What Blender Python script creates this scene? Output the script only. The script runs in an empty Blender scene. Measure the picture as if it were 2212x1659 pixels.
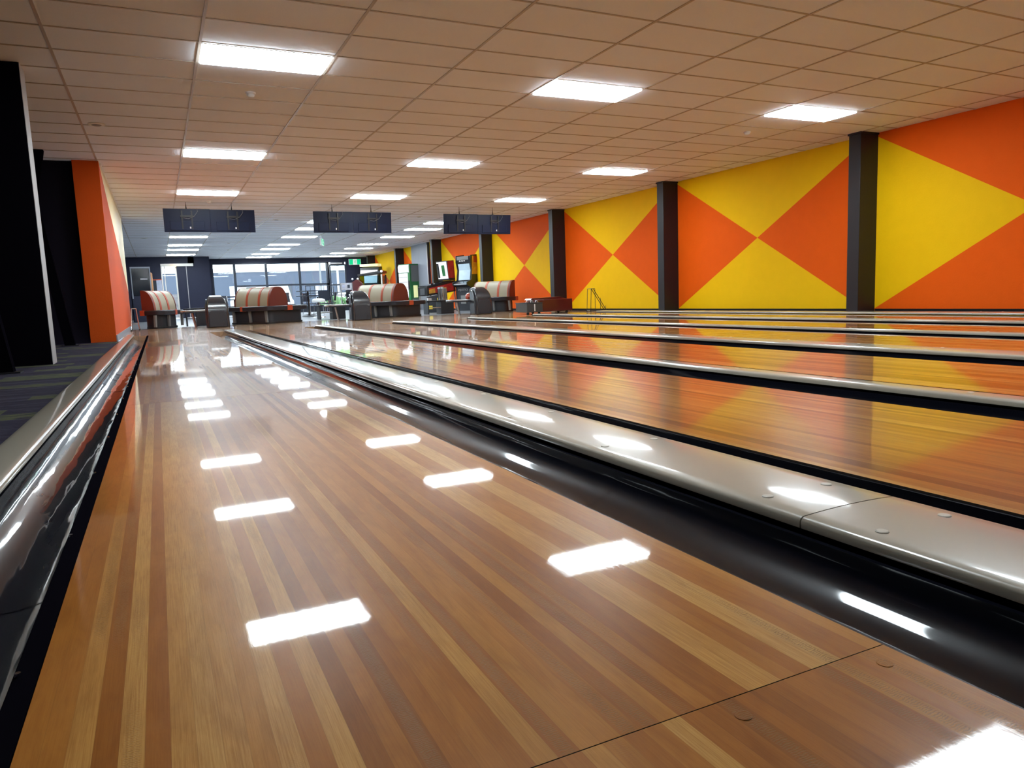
import bpy, math, random
from mathutils import Vector, Matrix

random.seed(7)
S = bpy.context.scene
COL = S.collection
PI = math.pi

# ------------------------------------------------------------------ camera
CAM_H = 0.5054
RW = [(0.8995228524811179, 0.08688329058746717, -0.42814709117419797),
      (-0.435213476732661, 0.09285456654255672, -0.8955262470427449),
      (-0.03805085458308205, 0.9918817083144985, 0.12133758352880405)]
cam = bpy.data.cameras.new('camera')
cam.sensor_width = 36.0
cam.lens = 36.0 * 1575.8765 / 2212.0
cam.clip_start = 0.02
cam.clip_end = 500
cam_o = bpy.data.objects.new('camera', cam)
COL.objects.link(cam_o)
M4 = Matrix(RW).to_4x4()
M4.translation = (0, 0, CAM_H)
cam_o.matrix_world = M4
S.camera = cam_o

# ------------------------------------------------------------------ view, world
S.view_settings.view_transform = 'Standard'
S.view_settings.look = 'None'
S.view_settings.gamma = 1.0
S.view_settings.use_curve_mapping = False
S.view_settings.exposure = 0.20
S.cycles.max_bounces = 6
S.cycles.diffuse_bounces = 4
S.cycles.glossy_bounces = 3
S.cycles.use_adaptive_sampling = True
S.cycles.adaptive_threshold = 0.15
S.cycles.adaptive_min_samples = 16
S.cycles.transmission_bounces = 4
S.cycles.transparent_max_bounces = 8
S.cycles.use_denoising = True
S.cycles.sample_clamp_indirect = 8.0
S.cycles.caustics_reflective = True
S.cycles.caustics_refractive = False
PANEL = 34.0          # radiance of the ceiling light panels
SKY = 5.5
w = bpy.data.worlds.new('overcast_sky')
S.world = w
w.use_nodes = True
w.node_tree.nodes['Background'].inputs[0].default_value = (0.80, 0.90, 1.0, 1)
w.node_tree.nodes['Background'].inputs[1].default_value = SKY

# ------------------------------------------------------------------ dimensions
H = 2.835
WX = 10.54                      # right wall
YB = 39.6                       # window wall
YL = 37.5                       # left part of the far wall
FOUL = 15.55
LANE_W = 1.0668
PAIR, O2 = 3.45, 1.811
LX = [-0.194 + (k // 2) * PAIR + (O2 if k % 2 else 0) for k in range(6)]
GX, GY = 0.5441, 7.2748         # ceiling grid origin
COLY = [3.215 + 4.995 * k for k in range(8)]   # near face of each wall pillar

# ------------------------------------------------------------------ materials
def mat(name, col, rough=0.5, metal=0.0, spec=0.5, coat=0.0, coat_r=0.05, bump=0.0, bscale=200, emit=None, estr=0.0, vary=0.0, vscale=6.0):
    m = bpy.data.materials.new(name); m.use_nodes = True
    nt = m.node_tree; b = nt.nodes['Principled BSDF']
    b.inputs['Base Color'].default_value = (*col, 1)
    b.inputs['Roughness'].default_value = rough
    b.inputs['Metallic'].default_value = metal
    b.inputs['Specular IOR Level'].default_value = spec
    b.inputs['Coat Weight'].default_value = coat
    b.inputs['Coat Roughness'].default_value = coat_r
    if emit:
        b.inputs['Emission Color'].default_value = (*emit, 1)
        b.inputs['Emission Strength'].default_value = estr
    tc = nt.nodes.new('ShaderNodeTexCoord')
    n = nt.nodes.new('ShaderNodeTexNoise'); n.inputs['Scale'].default_value = vscale; n.inputs['Detail'].default_value = 5
    nt.links.new(tc.outputs['Object'], n.inputs['Vector'])
    mx = nt.nodes.new('ShaderNodeMix'); mx.data_type = 'RGBA'
    v = vary if vary else 0.03
    mx.inputs[6].default_value = (*[c * (1 - v) for c in col], 1)
    mx.inputs[7].default_value = (*[min(1, c * (1 + v)) for c in col], 1)
    nt.links.new(n.outputs['Fac'], mx.inputs[0]); nt.links.new(mx.outputs[2], b.inputs['Base Color'])
    if bump:
        n2 = nt.nodes.new('ShaderNodeTexNoise'); n2.inputs['Scale'].default_value = bscale; n2.inputs['Detail'].default_value = 3
        nt.links.new(tc.outputs['Object'], n2.inputs['Vector'])
        bp = nt.nodes.new('ShaderNodeBump'); bp.inputs['Strength'].default_value = bump; bp.inputs['Distance'].default_value = 0.01
        nt.links.new(n2.outputs['Fac'], bp.inputs['Height']); nt.links.new(bp.outputs['Normal'], b.inputs['Normal'])
    return m

class NB:
    """small node-building helper"""
    def __init__(s, name):
        s.m = bpy.data.materials.new(name); s.m.use_nodes = True
        s.nt = s.m.node_tree; s.b = s.nt.nodes['Principled BSDF']
    def new(s, t, **k):
        n = s.nt.nodes.new(t)
        for a, v in k.items(): setattr(n, a, v)
        return n
    def link(s, a, b): s.nt.links.new(a, b)
    def val(s, x, sock):
        if isinstance(x, (int, float)): sock.default_value = x
        elif isinstance(x, tuple): sock.default_value = x
        else: s.link(x, sock)
    def math(s, op, a, b=0.0, c=None, clamp=False):
        n = s.new('ShaderNodeMath', operation=op, use_clamp=clamp)
        s.val(a, n.inputs[0]); s.val(b, n.inputs[1])
        if c is not None: s.val(c, n.inputs[2])
        return n.outputs[0]
    def comb(s, x, y, z):
        n = s.new('ShaderNodeCombineXYZ'); s.val(x, n.inputs[0]); s.val(y, n.inputs[1]); s.val(z, n.inputs[2]); return n.outputs[0]
    def noise(s, vec, scale=1.0, detail=3.0, rough=0.5, dist=0.0):
        n = s.new('ShaderNodeTexNoise'); s.link(vec, n.inputs['Vector'])
        n.inputs['Scale'].default_value = scale; n.inputs['Detail'].default_value = detail
        n.inputs['Roughness'].default_value = rough; n.inputs['Distortion'].default_value = dist
        return n.outputs['Fac']
    def white(s, vec):
        n = s.new('ShaderNodeTexWhiteNoise', noise_dimensions='3D'); s.link(vec, n.inputs['Vector']); return n.outputs['Value']
    def mix(s, f, a, b, blend='MIX'):
        n = s.new('ShaderNodeMix', data_type='RGBA', blend_type=blend)
        s.val(f, n.inputs[0]); s.val(a, n.inputs[6]); s.val(b, n.inputs[7]); return n.outputs[2]
    def ramp(s, f, stops, interp='LINEAR'):
        n = s.new('ShaderNodeValToRGB'); n.color_ramp.interpolation = interp
        e = n.color_ramp.elements
        while len(e) < len(stops): e.new(0.5)
        for k, (p, c) in enumerate(stops): e[k].position = p; e[k].color = (*c, 1)
        s.link(f, n.inputs[0]); return n.outputs[0]
    def bump(s, h, strength, dist):
        n = s.new('ShaderNodeBump'); n.inputs['Strength'].default_value = strength; n.inputs['Distance'].default_value = dist
        s.link(h, n.inputs['Height']); return n.outputs[0]

def lane_material(name, pale=0.0, joint=True):
    q = NB(name)
    tc = q.new('ShaderNodeTexCoord'); oi = q.new('ShaderNodeObjectInfo')
    sp = q.new('ShaderNodeSeparateXYZ'); q.link(tc.outputs['Object'], sp.inputs[0])
    so = q.new('ShaderNodeSeparateXYZ'); q.link(oi.outputs['Location'], so.inputs[0])
    x, y = sp.outputs[0], sp.outputs[1]
    seed = q.math('MULTIPLY', so.outputs[0], 7.31)
    bd = q.math('FLOOR', q.math('DIVIDE', x, 0.02735))
    pan = q.math('FLOOR', q.math('DIVIDE', q.math('SUBTRACT', y, 0.655), 3.695))
    ps = q.math('ADD', q.math('MULTIPLY', pan, 13.7), seed)
    w1 = q.white(q.comb(bd, ps, 1.0))
    bd2 = q.math('FLOOR', q.math('DIVIDE', q.math('ADD', bd, q.math('MULTIPLY', w1, 0.9)), 2.6))
    w2 = q.white(q.comb(bd2, ps, 5.0))
    tone = q.math('ADD', q.math('MULTIPLY', w1, 0.55), q.math('MULTIPLY', w2, 0.45))
    # boards change tone slowly along their length
    sv = q.comb(q.math('MULTIPLY', bd, 3.1), q.math('MULTIPLY', y, 0.75), ps)
    tone = q.math('ADD', tone, q.math('MULTIPLY', q.math('SUBTRACT', q.noise(sv, 1.0, 2.0), 0.5), 0.45))
    c = q.ramp(tone, [(0.06, (0.250, 0.083, 0.012)), (0.30, (0.360, 0.123, 0.018)), (0.50, (0.425, 0.163, 0.027)),
                      (0.62, (0.470, 0.202, 0.038)), (0.74, (0.555, 0.278, 0.070)), (1.0, (0.600, 0.340, 0.105))])
    light = q.math('MULTIPLY', q.math('SUBTRACT', tone, 0.60), 6.0, clamp=True)
    # straight fine grain, clearer on the pale boards
    fine = q.noise(q.comb(q.math('MULTIPLY', x, 480.0), q.math('MULTIPLY', y, 9.0), bd), 1.0, 5.0, 0.7)
    gsel = q.math('ADD', 0.45, q.math('MULTIPLY', light, 0.55))
    c = q.mix(q.math('MULTIPLY', q.math('MULTIPLY', q.math('SUBTRACT', fine, 0.42), 4.0, clamp=True), gsel), c, (0.74, 0.62, 0.50, 1), 'MULTIPLY')
    # rippled flake figure down the middle of some boards
    bx = q.math('ABSOLUTE', q.math('SUBTRACT', q.math('FRACT', q.math('DIVIDE', x, 0.02735)), 0.5))
    wv = q.new('ShaderNodeTexWave', wave_type='BANDS', bands_direction='Y')
    q.link(q.comb(q.math('MULTIPLY', x, 60.0), q.math('MULTIPLY', y, 55.0), bd), wv.inputs['Vector'])
    wv.inputs['Scale'].default_value = 1.6; wv.inputs['Distortion'].default_value = 7.0; wv.inputs['Detail'].default_value = 3.0; wv.inputs['Detail Scale'].default_value = 1.4
    zone = q.math('MULTIPLY', q.math('SUBTRACT', q.noise(q.comb(bd, q.math('MULTIPLY', y, 1.3), ps), 1.0, 1.0), 0.46), 9.0, clamp=True)
    figb = q.math('MULTIPLY', q.math('GREATER_THAN', q.white(q.comb(bd, ps, 9.0)), 0.62), q.math('MULTIPLY', q.math('SUBTRACT', 0.40, bx), 6.0, clamp=True))
    fig = q.math('MULTIPLY', q.math('MULTIPLY', figb, zone), q.math('MULTIPLY', q.math('SUBTRACT', wv.outputs['Fac'], 0.45), 3.0, clamp=True))
    c = q.mix(q.math('MULTIPLY', fig, 0.75), c, (0.26, 0.125, 0.035, 1), 'MIX')
    # cloudy cross mottle on the darker boards
    mot = q.noise(q.comb(q.math('MULTIPLY', x, 26.0), q.math('MULTIPLY', y, 5.5), q.math('ADD', seed, bd)), 1.0, 5.0, 0.6, 0.8)
    c = q.mix(0.55, c, q.ramp(mot, [(0.32, (0.66, 0.56, 0.46)), (0.60, (1.0, 1.0, 1.0))]), 'MULTIPLY')
    # hairline between boards
    ln = q.math('GREATER_THAN', bx, 0.487)
    c = q.mix(q.math('MULTIPLY', ln, 0.28), c, (0.16, 0.07, 0.02, 1), 'MIX')
    if pale: c = q.mix(pale, c, (0.60, 0.50, 0.38, 1))
    q.link(c, q.b.inputs['Base Color'])
    q.b.inputs['Roughness'].default_value = 0.32
    q.b.inputs['Specular IOR Level'].default_value = 0.09
    q.b.inputs['Coat Weight'].default_value = 0.80
    q.b.inputs['Coat Roughness'].default_value = 0.025
    q.b.inputs['Coat IOR'].default_value = 1.43
    # the lacquer ripples a little across the boards
    hv = q.noise(q.comb(q.math('MULTIPLY', x, 38.0), q.math('MULTIPLY', y, 5.0), 0.0), 1.0, 2.0, 0.5)
    hw = q.noise(q.comb(q.math('MULTIPLY', x, 160.0), q.math('MULTIPLY', y, 45.0), 0.0), 1.0, 3.0, 0.5)
    n1 = q.bump(q.math('ADD', q.math('MULTIPLY', fine, 0.035), q.math('ADD', q.math('MULTIPLY', hv, 0.05), q.math('MULTIPLY', hw, 0.07))), 0.22, 0.0011)
    q.link(n1, q.b.inputs['Coat Normal'])
    n2 = q.bump(q.math('ADD', q.math('MULTIPLY', fine, 0.5), q.math('MULTIPLY', fig, -1.2)), 0.25, 0.001); q.link(n2, q.b.inputs['Normal'])
    return q.m

def gutter_material(name, wave):
    q = NB(name)
    tc = q.new('ShaderNodeTexCoord'); mp = q.new('ShaderNodeMapping'); q.link(tc.outputs['Object'], mp.inputs[0])
    mp.inputs['Scale'].default_value = (22, 3.2, 22)
    hv = q.noise(mp.outputs[0], 1.0, 2.0, 0.4)
    mp2 = q.new('ShaderNodeMapping'); q.link(tc.outputs['Object'], mp2.inputs[0])
    mp2.inputs['Scale'].default_value = (60, 2.0, 60); mp2.inputs['Rotation'].default_value = (0, 0, 0.25)
    sc = q.noise(mp2.outputs[0], 3.0, 6.0, 0.7)
    scm = q.math('MULTIPLY', q.math('SUBTRACT', sc, 0.62), 2.2, clamp=True)
    c = q.mix(scm, (0.0038, 0.0042, 0.0085, 1), (0.045, 0.047, 0.060, 1)); q.link(c, q.b.inputs['Base Color'])
    q.b.inputs['Roughness'].default_value = 0.34
    q.b.inputs['Specular IOR Level'].default_value = 0.08
    q.b.inputs['Coat Weight'].default_value = 1.0
    q.b.inputs['Coat Roughness'].default_value = 0.05
    q.b.inputs['Coat IOR'].default_value = 1.42
    q.link(q.math('ADD', 0.05, q.math('MULTIPLY', scm, 0.05)), q.b.inputs['Coat Roughness'])
    q.link(q.bump(hv, 0.35, wave), q.b.inputs['Coat Normal'])
    return q.m

def carpet_material(name):
    q = NB(name)
    tc = q.new('ShaderNodeTexCoord'); sp = q.new('ShaderNodeSeparateXYZ'); q.link(tc.outputs['Object'], sp.inputs[0])
    x, y = sp.outputs[0], sp.outputs[1]
    ry = q.math('FLOOR', q.math('DIVIDE', y, 0.22))
    rx = q.math('FLOOR', q.math('DIVIDE', q.math('ADD', x, q.math('MULTIPLY', q.white(q.comb(ry, 0.0, 0.0)), 1.0)), 0.55))
    w_ = q.white(q.comb(rx, ry, 3.0))
    stripe = q.noise(q.comb(q.math('MULTIPLY', x, 1.6), q.math('MULTIPLY', y, 22.0), 0.0), 1.0, 5.0, 0.7)
    base = q.ramp(stripe, [(0.3, (0.010, 0.008, 0.018)), (0.5, (0.026, 0.022, 0.042)), (0.62, (0.060, 0.055, 0.085)), (0.75, (0.016, 0.014, 0.028))])
    lime = q.noise(q.comb(q.math('MULTIPLY', x, 9.0), q.math('MULTIPLY', y, 26.0), 2.0), 1.0, 5.0, 0.75)
    f = q.math('MULTIPLY', q.math('GREATER_THAN', w_, 0.80), q.math('MULTIPLY', q.math('SUBTRACT', lime, 0.38), 5.0, clamp=True))
    c = q.mix(f, base, (0.10, 0.11, 0.045, 1))
    pile = q.noise(tc.outputs['Object'], 420.0, 2.0)
    c = q.mix(0.5, c, q.ramp(pile, [(0.3, (0.45, 0.45, 0.45)), (0.7, (1, 1, 1))]), 'MULTIPLY')
    q.link(c, q.b.inputs['Base Color'])
    q.b.inputs['Roughness'].default_value = 0.95; q.b.inputs['Specular IOR Level'].default_value = 0.1
    q.link(q.bump(pile, 0.6, 0.004), q.b.inputs['Normal'])
    return q.m

def tile_material(name):
    q = NB(name)
    tc = q.new('ShaderNodeTexCoord')
    n1 = q.noise(tc.outputs['Object'], 240.0, 4.0, 0.7)
    n2 = q.noise(tc.outputs['Object'], 2.0, 3.0, 0.5)
    c = q.mix(n2, (0.78, 0.80, 0.86, 1), (0.83, 0.85, 0.91, 1))
    c = q.mix(0.5, c, q.ramp(n1, [(0.30, (0.84, 0.84, 0.84)), (0.55, (1, 1, 1))]), 'MULTIPLY')
    q.link(c, q.b.inputs['Base Color'])
    q.b.inputs['Roughness'].default_value = 0.62; q.b.inputs['Specular IOR Level'].default_value = 0.35
    q.link(q.bump(n1, 0.3, 0.002), q.b.inputs['Normal'])
    return q.m

def glass_material(name, tint=(0.93, 0.97, 0.98)):
    m = bpy.data.materials.new(name); m.use_nodes = True; nt = m.node_tree
    for n in list(nt.nodes): nt.nodes.remove(n)
    o = nt.nodes.new('ShaderNodeOutputMaterial'); t = nt.nodes.new('ShaderNodeBsdfTransparent'); g = nt.nodes.new('ShaderNodeBsdfGlossy')
    t.inputs[0].default_value = (*tint, 1); g.inputs['Roughness'].default_value = 0.02
    f = nt.nodes.new('ShaderNodeFresnel'); f.inputs[0].default_value = 1.45; mx = nt.nodes.new('ShaderNodeMixShader')
    nt.links.new(f.outputs[0], mx.inputs[0]); nt.links.new(t.outputs[0], mx.inputs[1]); nt.links.new(g.outputs[0], mx.inputs[2]); nt.links.new(mx.outputs[0], o.inputs[0])
    return m

M = {}
M['lane'] = lane_material('laminated_lane_wood')
M['approach'] = lane_material('approach_wood', pale=0.45)
M['gutter'] = gutter_material('black_gutter_plastic', 0.0016)
M['gutter_wavy'] = gutter_material('wavy_black_gutter_plastic', 0.0055)
M['cap'] = mat('beige_capping', (0.40, 0.355, 0.285), 0.30, coat=0.8, coat_r=0.07, bump=0.05, bscale=9, vary=0.05, vscale=4)
M['plug'] = mat('beige_plug', (0.46, 0.42, 0.35), 0.4)
M['joint'] = mat('dark_joint', (0.035, 0.022, 0.012), 0.8)
M['carpet'] = carpet_material('patterned_carpet')
M['tile'] = tile_material('ceiling_tile')
M['tbar'] = mat('ceiling_grid_metal', (0.42, 0.35, 0.29), 0.38, spec=0.6)
M['yellow'] = mat('yellow_wall_paint', (0.84, 0.50, 0.002), 0.7, bump=0.15, bscale=60, vary=0.04, spec=0.12)
M['orange'] = mat('orange_wall_paint', (0.78, 0.105, 0.003), 0.7, bump=0.15, bscale=60, vary=0.04, spec=0.12)
M['shaded_orange'] = mat('shaded_orange_wall_paint', (0.58, 0.078, 0.007), 0.7, bump=0.15, bscale=60, vary=0.04, spec=0.12)  # wall orange made darker and redder, dimmer light put into its colour
M['purple_black'] = mat('purple_black_wall_paint', (0.006, 0.004, 0.009), 0.8, spec=0.1)
M['cream_wall'] = mat('cream_wall_paint', (0.78, 0.66, 0.34), 0.5, spec=0.4)
M['dark_wall'] = mat('haze_tinted_dark_wall_paint', (0.012, 0.014, 0.034), 0.6, spec=0.3, vary=0.1)  # blue cast of the window haze is put into this dark colour
M['black_wall'] = mat('black_wall_paint', (0.0035, 0.003, 0.005), 0.9, spec=0.0, vary=0.1)
M['pillar'] = mat('charcoal_pillar_paint', (0.011, 0.009, 0.012), 0.45, spec=0.4, vary=0.08)
M['grey_paint'] = mat('grey_paint', (0.24, 0.25, 0.29), 0.5, vary=0.08, vscale=2)
M['edge'] = mat('pale_grey_edge', (0.34, 0.33, 0.34), 0.5)
M['white_trim'] = mat('white_trim_paint', (0.72, 0.68, 0.62), 0.45)
M['concourse'] = mat('grey_concourse_floor', (0.16, 0.17, 0.19), 0.35, vary=0.15, coat=0.3)
M['base_black'] = mat('black_skirting', (0.006, 0.006, 0.008), 0.6, spec=0.15)
M['panel'] = mat('light_panel_diffuser', (0.9, 0.95, 0.9), 0.5, emit=(0.86, 0.98, 1.04), estr=PANEL)
M['panel_frame'] = mat('light_panel_frame', (0.55, 0.52, 0.48), 0.4)
M['hazed_plastic'] = mat('haze_tinted_black_plastic', (0.004, 0.009, 0.032), 0.40, spec=0.3)  # dark plastic with bluish lens flare tinted into its colour
M['screen'] = mat('dark_screen_glass', (0.006, 0.008, 0.014), 0.1, spec=0.7)
M['black_metal'] = mat('black_metal', (0.012, 0.012, 0.013), 0.35, spec=0.6)
M['charcoal'] = mat('charcoal_moulded_plastic', (0.020, 0.023, 0.030), 0.26, coat=0.7, coat_r=0.15)
M['charcoal_matt'] = mat('charcoal_matt_plastic', (0.017, 0.018, 0.024), 0.5)
M['chrome'] = mat('chrome', (0.75, 0.76, 0.78), 0.15, metal=1.0)
M['steel'] = mat('brushed_steel', (0.48, 0.49, 0.50), 0.28, metal=1.0)
M['vinyl_cream'] = mat('cream_vinyl', (0.40, 0.355, 0.25), 0.5, bump=0.1, bscale=120, vary=0.05)
M['vinyl_orange'] = mat('orange_vinyl', (0.46, 0.065, 0.020), 0.5, bump=0.1, bscale=120)
M['vinyl_rust'] = mat('rust_vinyl', (0.17, 0.028, 0.018), 0.5, bump=0.1, bscale=120)
M['vinyl_black'] = mat('black_vinyl', (0.018, 0.017, 0.024), 0.38, bump=0.1, bscale=120)
M['head_grey'] = mat('dark_grey_moulding', (0.045, 0.045, 0.045), 0.45)
M['maroon'] = mat('maroon_metal', (0.085, 0.006, 0.008), 0.28, coat=0.4)
M['green_sign'] = mat('green_sign', (0.0, 0.42, 0.18), 0.4, emit=(0.0, 0.75, 0.33), estr=0.55)
M['white_sign'] = mat('white_sign', (0.8, 0.85, 0.8), 0.4, emit=(0.75, 0.9, 0.82), estr=0.55)
M['white'] = mat('white_plastic', (0.75, 0.76, 0.76), 0.35)
M['glass'] = glass_material('window_glass')
M['cab_glass'] = glass_material('cabinet_glass', (0.55, 0.72, 0.78))
M['frame'] = mat('dark_window_frame', (0.014, 0.020, 0.035), 0.4)
M['timber'] = mat('brown_timber', (0.36, 0.17, 0.07), 0.5)
M['green'] = mat('green_enamel', (0.025, 0.16, 0.045), 0.35)
M['grey_metal'] = mat('grey_cabinet_metal', (0.17, 0.17, 0.165), 0.45)
M['yellow_plastic'] = mat('yellow_plastic', (0.70, 0.56, 0.06), 0.4)
M['red_art'] = mat('red_flame_art', (0.33, 0.02, 0.02), 0.4, vary=0.7, vscale=9)
M['gold_art'] = mat('gold_art', (0.45, 0.22, 0.03), 0.4, vary=0.8, vscale=7)
M['lit_screen'] = mat('lit_game_screen', (0.1, 0.15, 0.2), 0.2, emit=(0.48, 0.62, 0.72), estr=0.75, vary=0.5)
M['lit_white'] = mat('lit_backglass', (0.5, 0.5, 0.5), 0.3, emit=(0.72, 0.70, 0.74), estr=0.7)
M['lit_warm'] = mat('lit_bulb', (0.9, 0.6, 0.3), 0.3, emit=(1.0, 0.62, 0.28), estr=2.2)
M['yellow_lens'] = mat('lit_yellow_display', (0.7, 0.7, 0.3), 0.3, emit=(0.75, 0.78, 0.42), estr=0.6)
M['poster'] = mat('pale_blue_poster', (0.40, 0.43, 0.55), 0.5, vary=0.4, vscale=4)
M['paper'] = mat('patterned_pale_board', (0.42, 0.42, 0.46), 0.5, vary=0.5, vscale=7)
M['ext_wall'] = mat('blue_grey_cladding', (0.060, 0.074, 0.105), 0.7, vary=0.15, vscale=0.4)
M['ext_ground'] = mat('pale_concrete', (0.55, 0.56, 0.56), 0.8)
M['ext_white'] = mat('white_van_paint', (0.8, 0.82, 0.82), 0.3)
M['ext_green'] = mat('lime_billboard', (0.14, 0.42, 0.10), 0.5)
M['ext_leaf'] = mat('hedge_green', (0.10, 0.20, 0.07), 0.7, vary=0.5, vscale=5)
M['ext_red'] = mat('red_car_paint', (0.45, 0.05, 0.05), 0.3)
M['ext_blue'] = mat('blue_banner', (0.05, 0.22, 0.55), 0.5)
M['ext_glass'] = mat('dark_car_glass', (0.03, 0.04, 0.05), 0.1)
M['rubber'] = mat('black_rubber', (0.01, 0.01, 0.01), 0.7)
M['red_ball'] = mat('orange_red_ball', (0.6, 0.10, 0.06), 0.1, coat=1.0)

# ------------------------------------------------------------------ mesh builder
class MB:
    def __init__(s): s.v = []; s.f = []; s.mi = []
    def add(s, vs, fs, mi=0):
        o = len(s.v); s.v += [tuple(p) for p in vs]; s.f += [tuple(o + i for i in f) for f in fs]; s.mi += [mi] * len(fs); return s
    def box(s, a, b, mi=0):
        (x0, y0, z0), (x1, y1, z1) = a, b
        return s.add([(x0, y0, z0), (x1, y0, z0), (x1, y1, z0), (x0, y1, z0), (x0, y0, z1), (x1, y0, z1), (x1, y1, z1), (x0, y1, z1)],
                     [(0, 3, 2, 1), (4, 5, 6, 7), (0, 1, 5, 4), (1, 2, 6, 5), (2, 3, 7, 6), (3, 0, 4, 7)], mi)
    def prism(s, pts, axis, a, b, mi=0):
        """2-D outline swept along an axis: 'x' takes (y,z), 'y' takes (x,z), 'z' takes (x,y)"""
        def P(p, t): return {'x': (t, p[0], p[1]), 'y': (p[0], t, p[1]), 'z': (p[0], p[1], t)}[axis]
        n = len(pts)
        return s.add([P(p, a) for p in pts] + [P(p, b) for p in pts],
                     [tuple(range(n)), tuple(range(2 * n - 1, n - 1, -1))] + [(i, n + i, n + (i + 1) % n, (i + 1) % n) for i in range(n)], mi)
    def tube(s, pts, r, seg=10, mi=0):
        pts = [Vector(p) for p in pts]; rings = []
        up = Vector((0, 0, 1)); N = len(pts)
        for i, p in enumerate(pts):
            d = (pts[min(i + 1, N - 1)] - pts[max(i - 1, 0)]).normalized()
            a = d.cross(up)
            if a.length < 1e-3: a = d.cross(Vector((0, 1, 0)))
            a.normalize(); b = d.cross(a).normalized()
            rr = r[i] if isinstance(r, (list, tuple)) else r
            rings.append([p + (a * math.cos(t) + b * math.sin(t)) * rr for t in [2 * PI * k / seg for k in range(seg)]])
        vs = [q for rg in rings for q in rg]; fs = []
        for i in range(N - 1):
            for k in range(seg):
                fs.append((i * seg + k, i * seg + (k + 1) % seg, (i + 1) * seg + (k + 1) % seg, (i + 1) * seg + k))
        fs += [tuple(range(seg - 1, -1, -1)), tuple((N - 1) * seg + k for k in range(seg))]
        return s.add(vs, fs, mi)
    def lathe(s, prof, c=(0, 0), seg=24, mi=0):
        vs = []; fs = []; n = len(prof)
        for k in range(seg):
            t = 2 * PI * k / seg
            for r, z in prof: vs.append((c[0] + r * math.cos(t), c[1] + r * math.sin(t), z))
        for k in range(seg):
            for i in range(n - 1):
                a = k * n + i; b = ((k + 1) % seg) * n + i; fs.append((a, b, b + 1, a + 1))
        fs.append(tuple(k * n for k in range(seg - 1, -1, -1))); fs.append(tuple(k * n + n - 1 for k in range(seg)))
        return s.add(vs, fs, mi)
    def ball(s, c, r, seg=16, mi=0):
        prof = [(r * math.sin(PI * i / 10) + 1e-5, c[2] - r * math.cos(PI * i / 10)) for i in range(11)]
        return s.lathe(prof, (c[0], c[1]), seg, mi)
    def grid(s, rows, mi=0, closed=False):
        n = len(rows[0]); vs = [p for r in rows for p in r]; fs = []
        for i in range(len(rows) - 1):
            for k in range(n - 1): fs.append((i * n + k, i * n + k + 1, (i + 1) * n + k + 1, (i + 1) * n + k))
        return s.add(vs, fs, mi)
    def build(s, name, mats, parent=None, smooth=False, bevel=0.0, loc=None):
        me = bpy.data.meshes.new(name); me.from_pydata(s.v, [], s.f)
        mats = mats if isinstance(mats, (list, tuple)) else [mats]
        for m in mats: me.materials.append(M[m] if isinstance(m, str) else m)
        me.polygons.foreach_set('material_index', s.mi)
        me.update()
        o = bpy.data.objects.new(name, me); COL.objects.link(o)
        if parent: o.parent = parent
        if loc: o.location = loc
        if smooth or bevel:
            try: me.shade_smooth()
            except Exception: pass
            try: me.set_sharp_from_angle(angle=math.radians(38))
            except Exception: pass
        if bevel:
            b = o.modifiers.new('bevel', 'BEVEL'); b.width = bevel; b.segments = 2; b.limit_method = 'ANGLE'
        return o

def tag(o, label, cat, group=None, kind=None):
    o['label'] = label; o['category'] = cat
    if group: o['group'] = group
    if kind: o['kind'] = kind
    return o
def thing(name, label, cat, loc=(0, 0, 0), rz=0.0, group=None):
    e = bpy.data.objects.new(name, None); COL.objects.link(e); e.empty_display_size = 0.1
    e.location = loc; e.rotation_euler = (0, 0, rz)
    return tag(e, label, cat, group)
def struct(o): o['kind'] = 'structure'; return o
def dup(root, loc=None, rz=None, label=None):
    r = root.copy(); COL.objects.link(r)
    if loc is not None: r.location = loc
    if rz is not None: r.rotation_euler = (0, 0, rz)
    if label: r['label'] = label
    for ch in list(root.children):
        c_ = ch.copy(); COL.objects.link(c_); c_.parent = r
        for g in list(ch.children):
            d = g.copy(); COL.objects.link(d); d.parent = c_
    return r
def box(a, b): return MB().box(a, b)

# ================================================================== THE ROOM
# floors
struct(box((-4.2, -3.0, -0.30), (-0.565, 13.39, 0.0)).build('floor', 'carpet'))
struct(box((-0.565, -3.0, -0.32), (WX, FOUL, -0.125)).build('floor', 'black_wall'))      # sub-floor below lanes and gutters
struct(box((-0.637, FOUL, -0.30), (WX, 20.3, 0.0)).build('floor', 'approach'))
struct(box((-7.0, 20.3, -0.30), (WX, YB, -0.004)).build('floor', 'concourse'))
# ceiling, with the tiles as one slab and the exposed grid below it
struct(box((-7.0, -3.0, H), (WX + 0.3, YB + 0.3, H + 0.2)).build('ceiling', 'tile'))
g = MB()
xk = [GX + 1.2 * k for k in range(-6, 9)]
yk = [GY + 0.6 * k for k in range(-17, 54)]
for x in xk: g.box((x - 0.012, -3.0, H - 0.006), (x + 0.012, YB, H))
for y in yk: g.box((-7.0, y - 0.011, H - 0.0045), (WX, y + 0.011, H))
struct(g.build('trim_1', 'tbar'))

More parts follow.
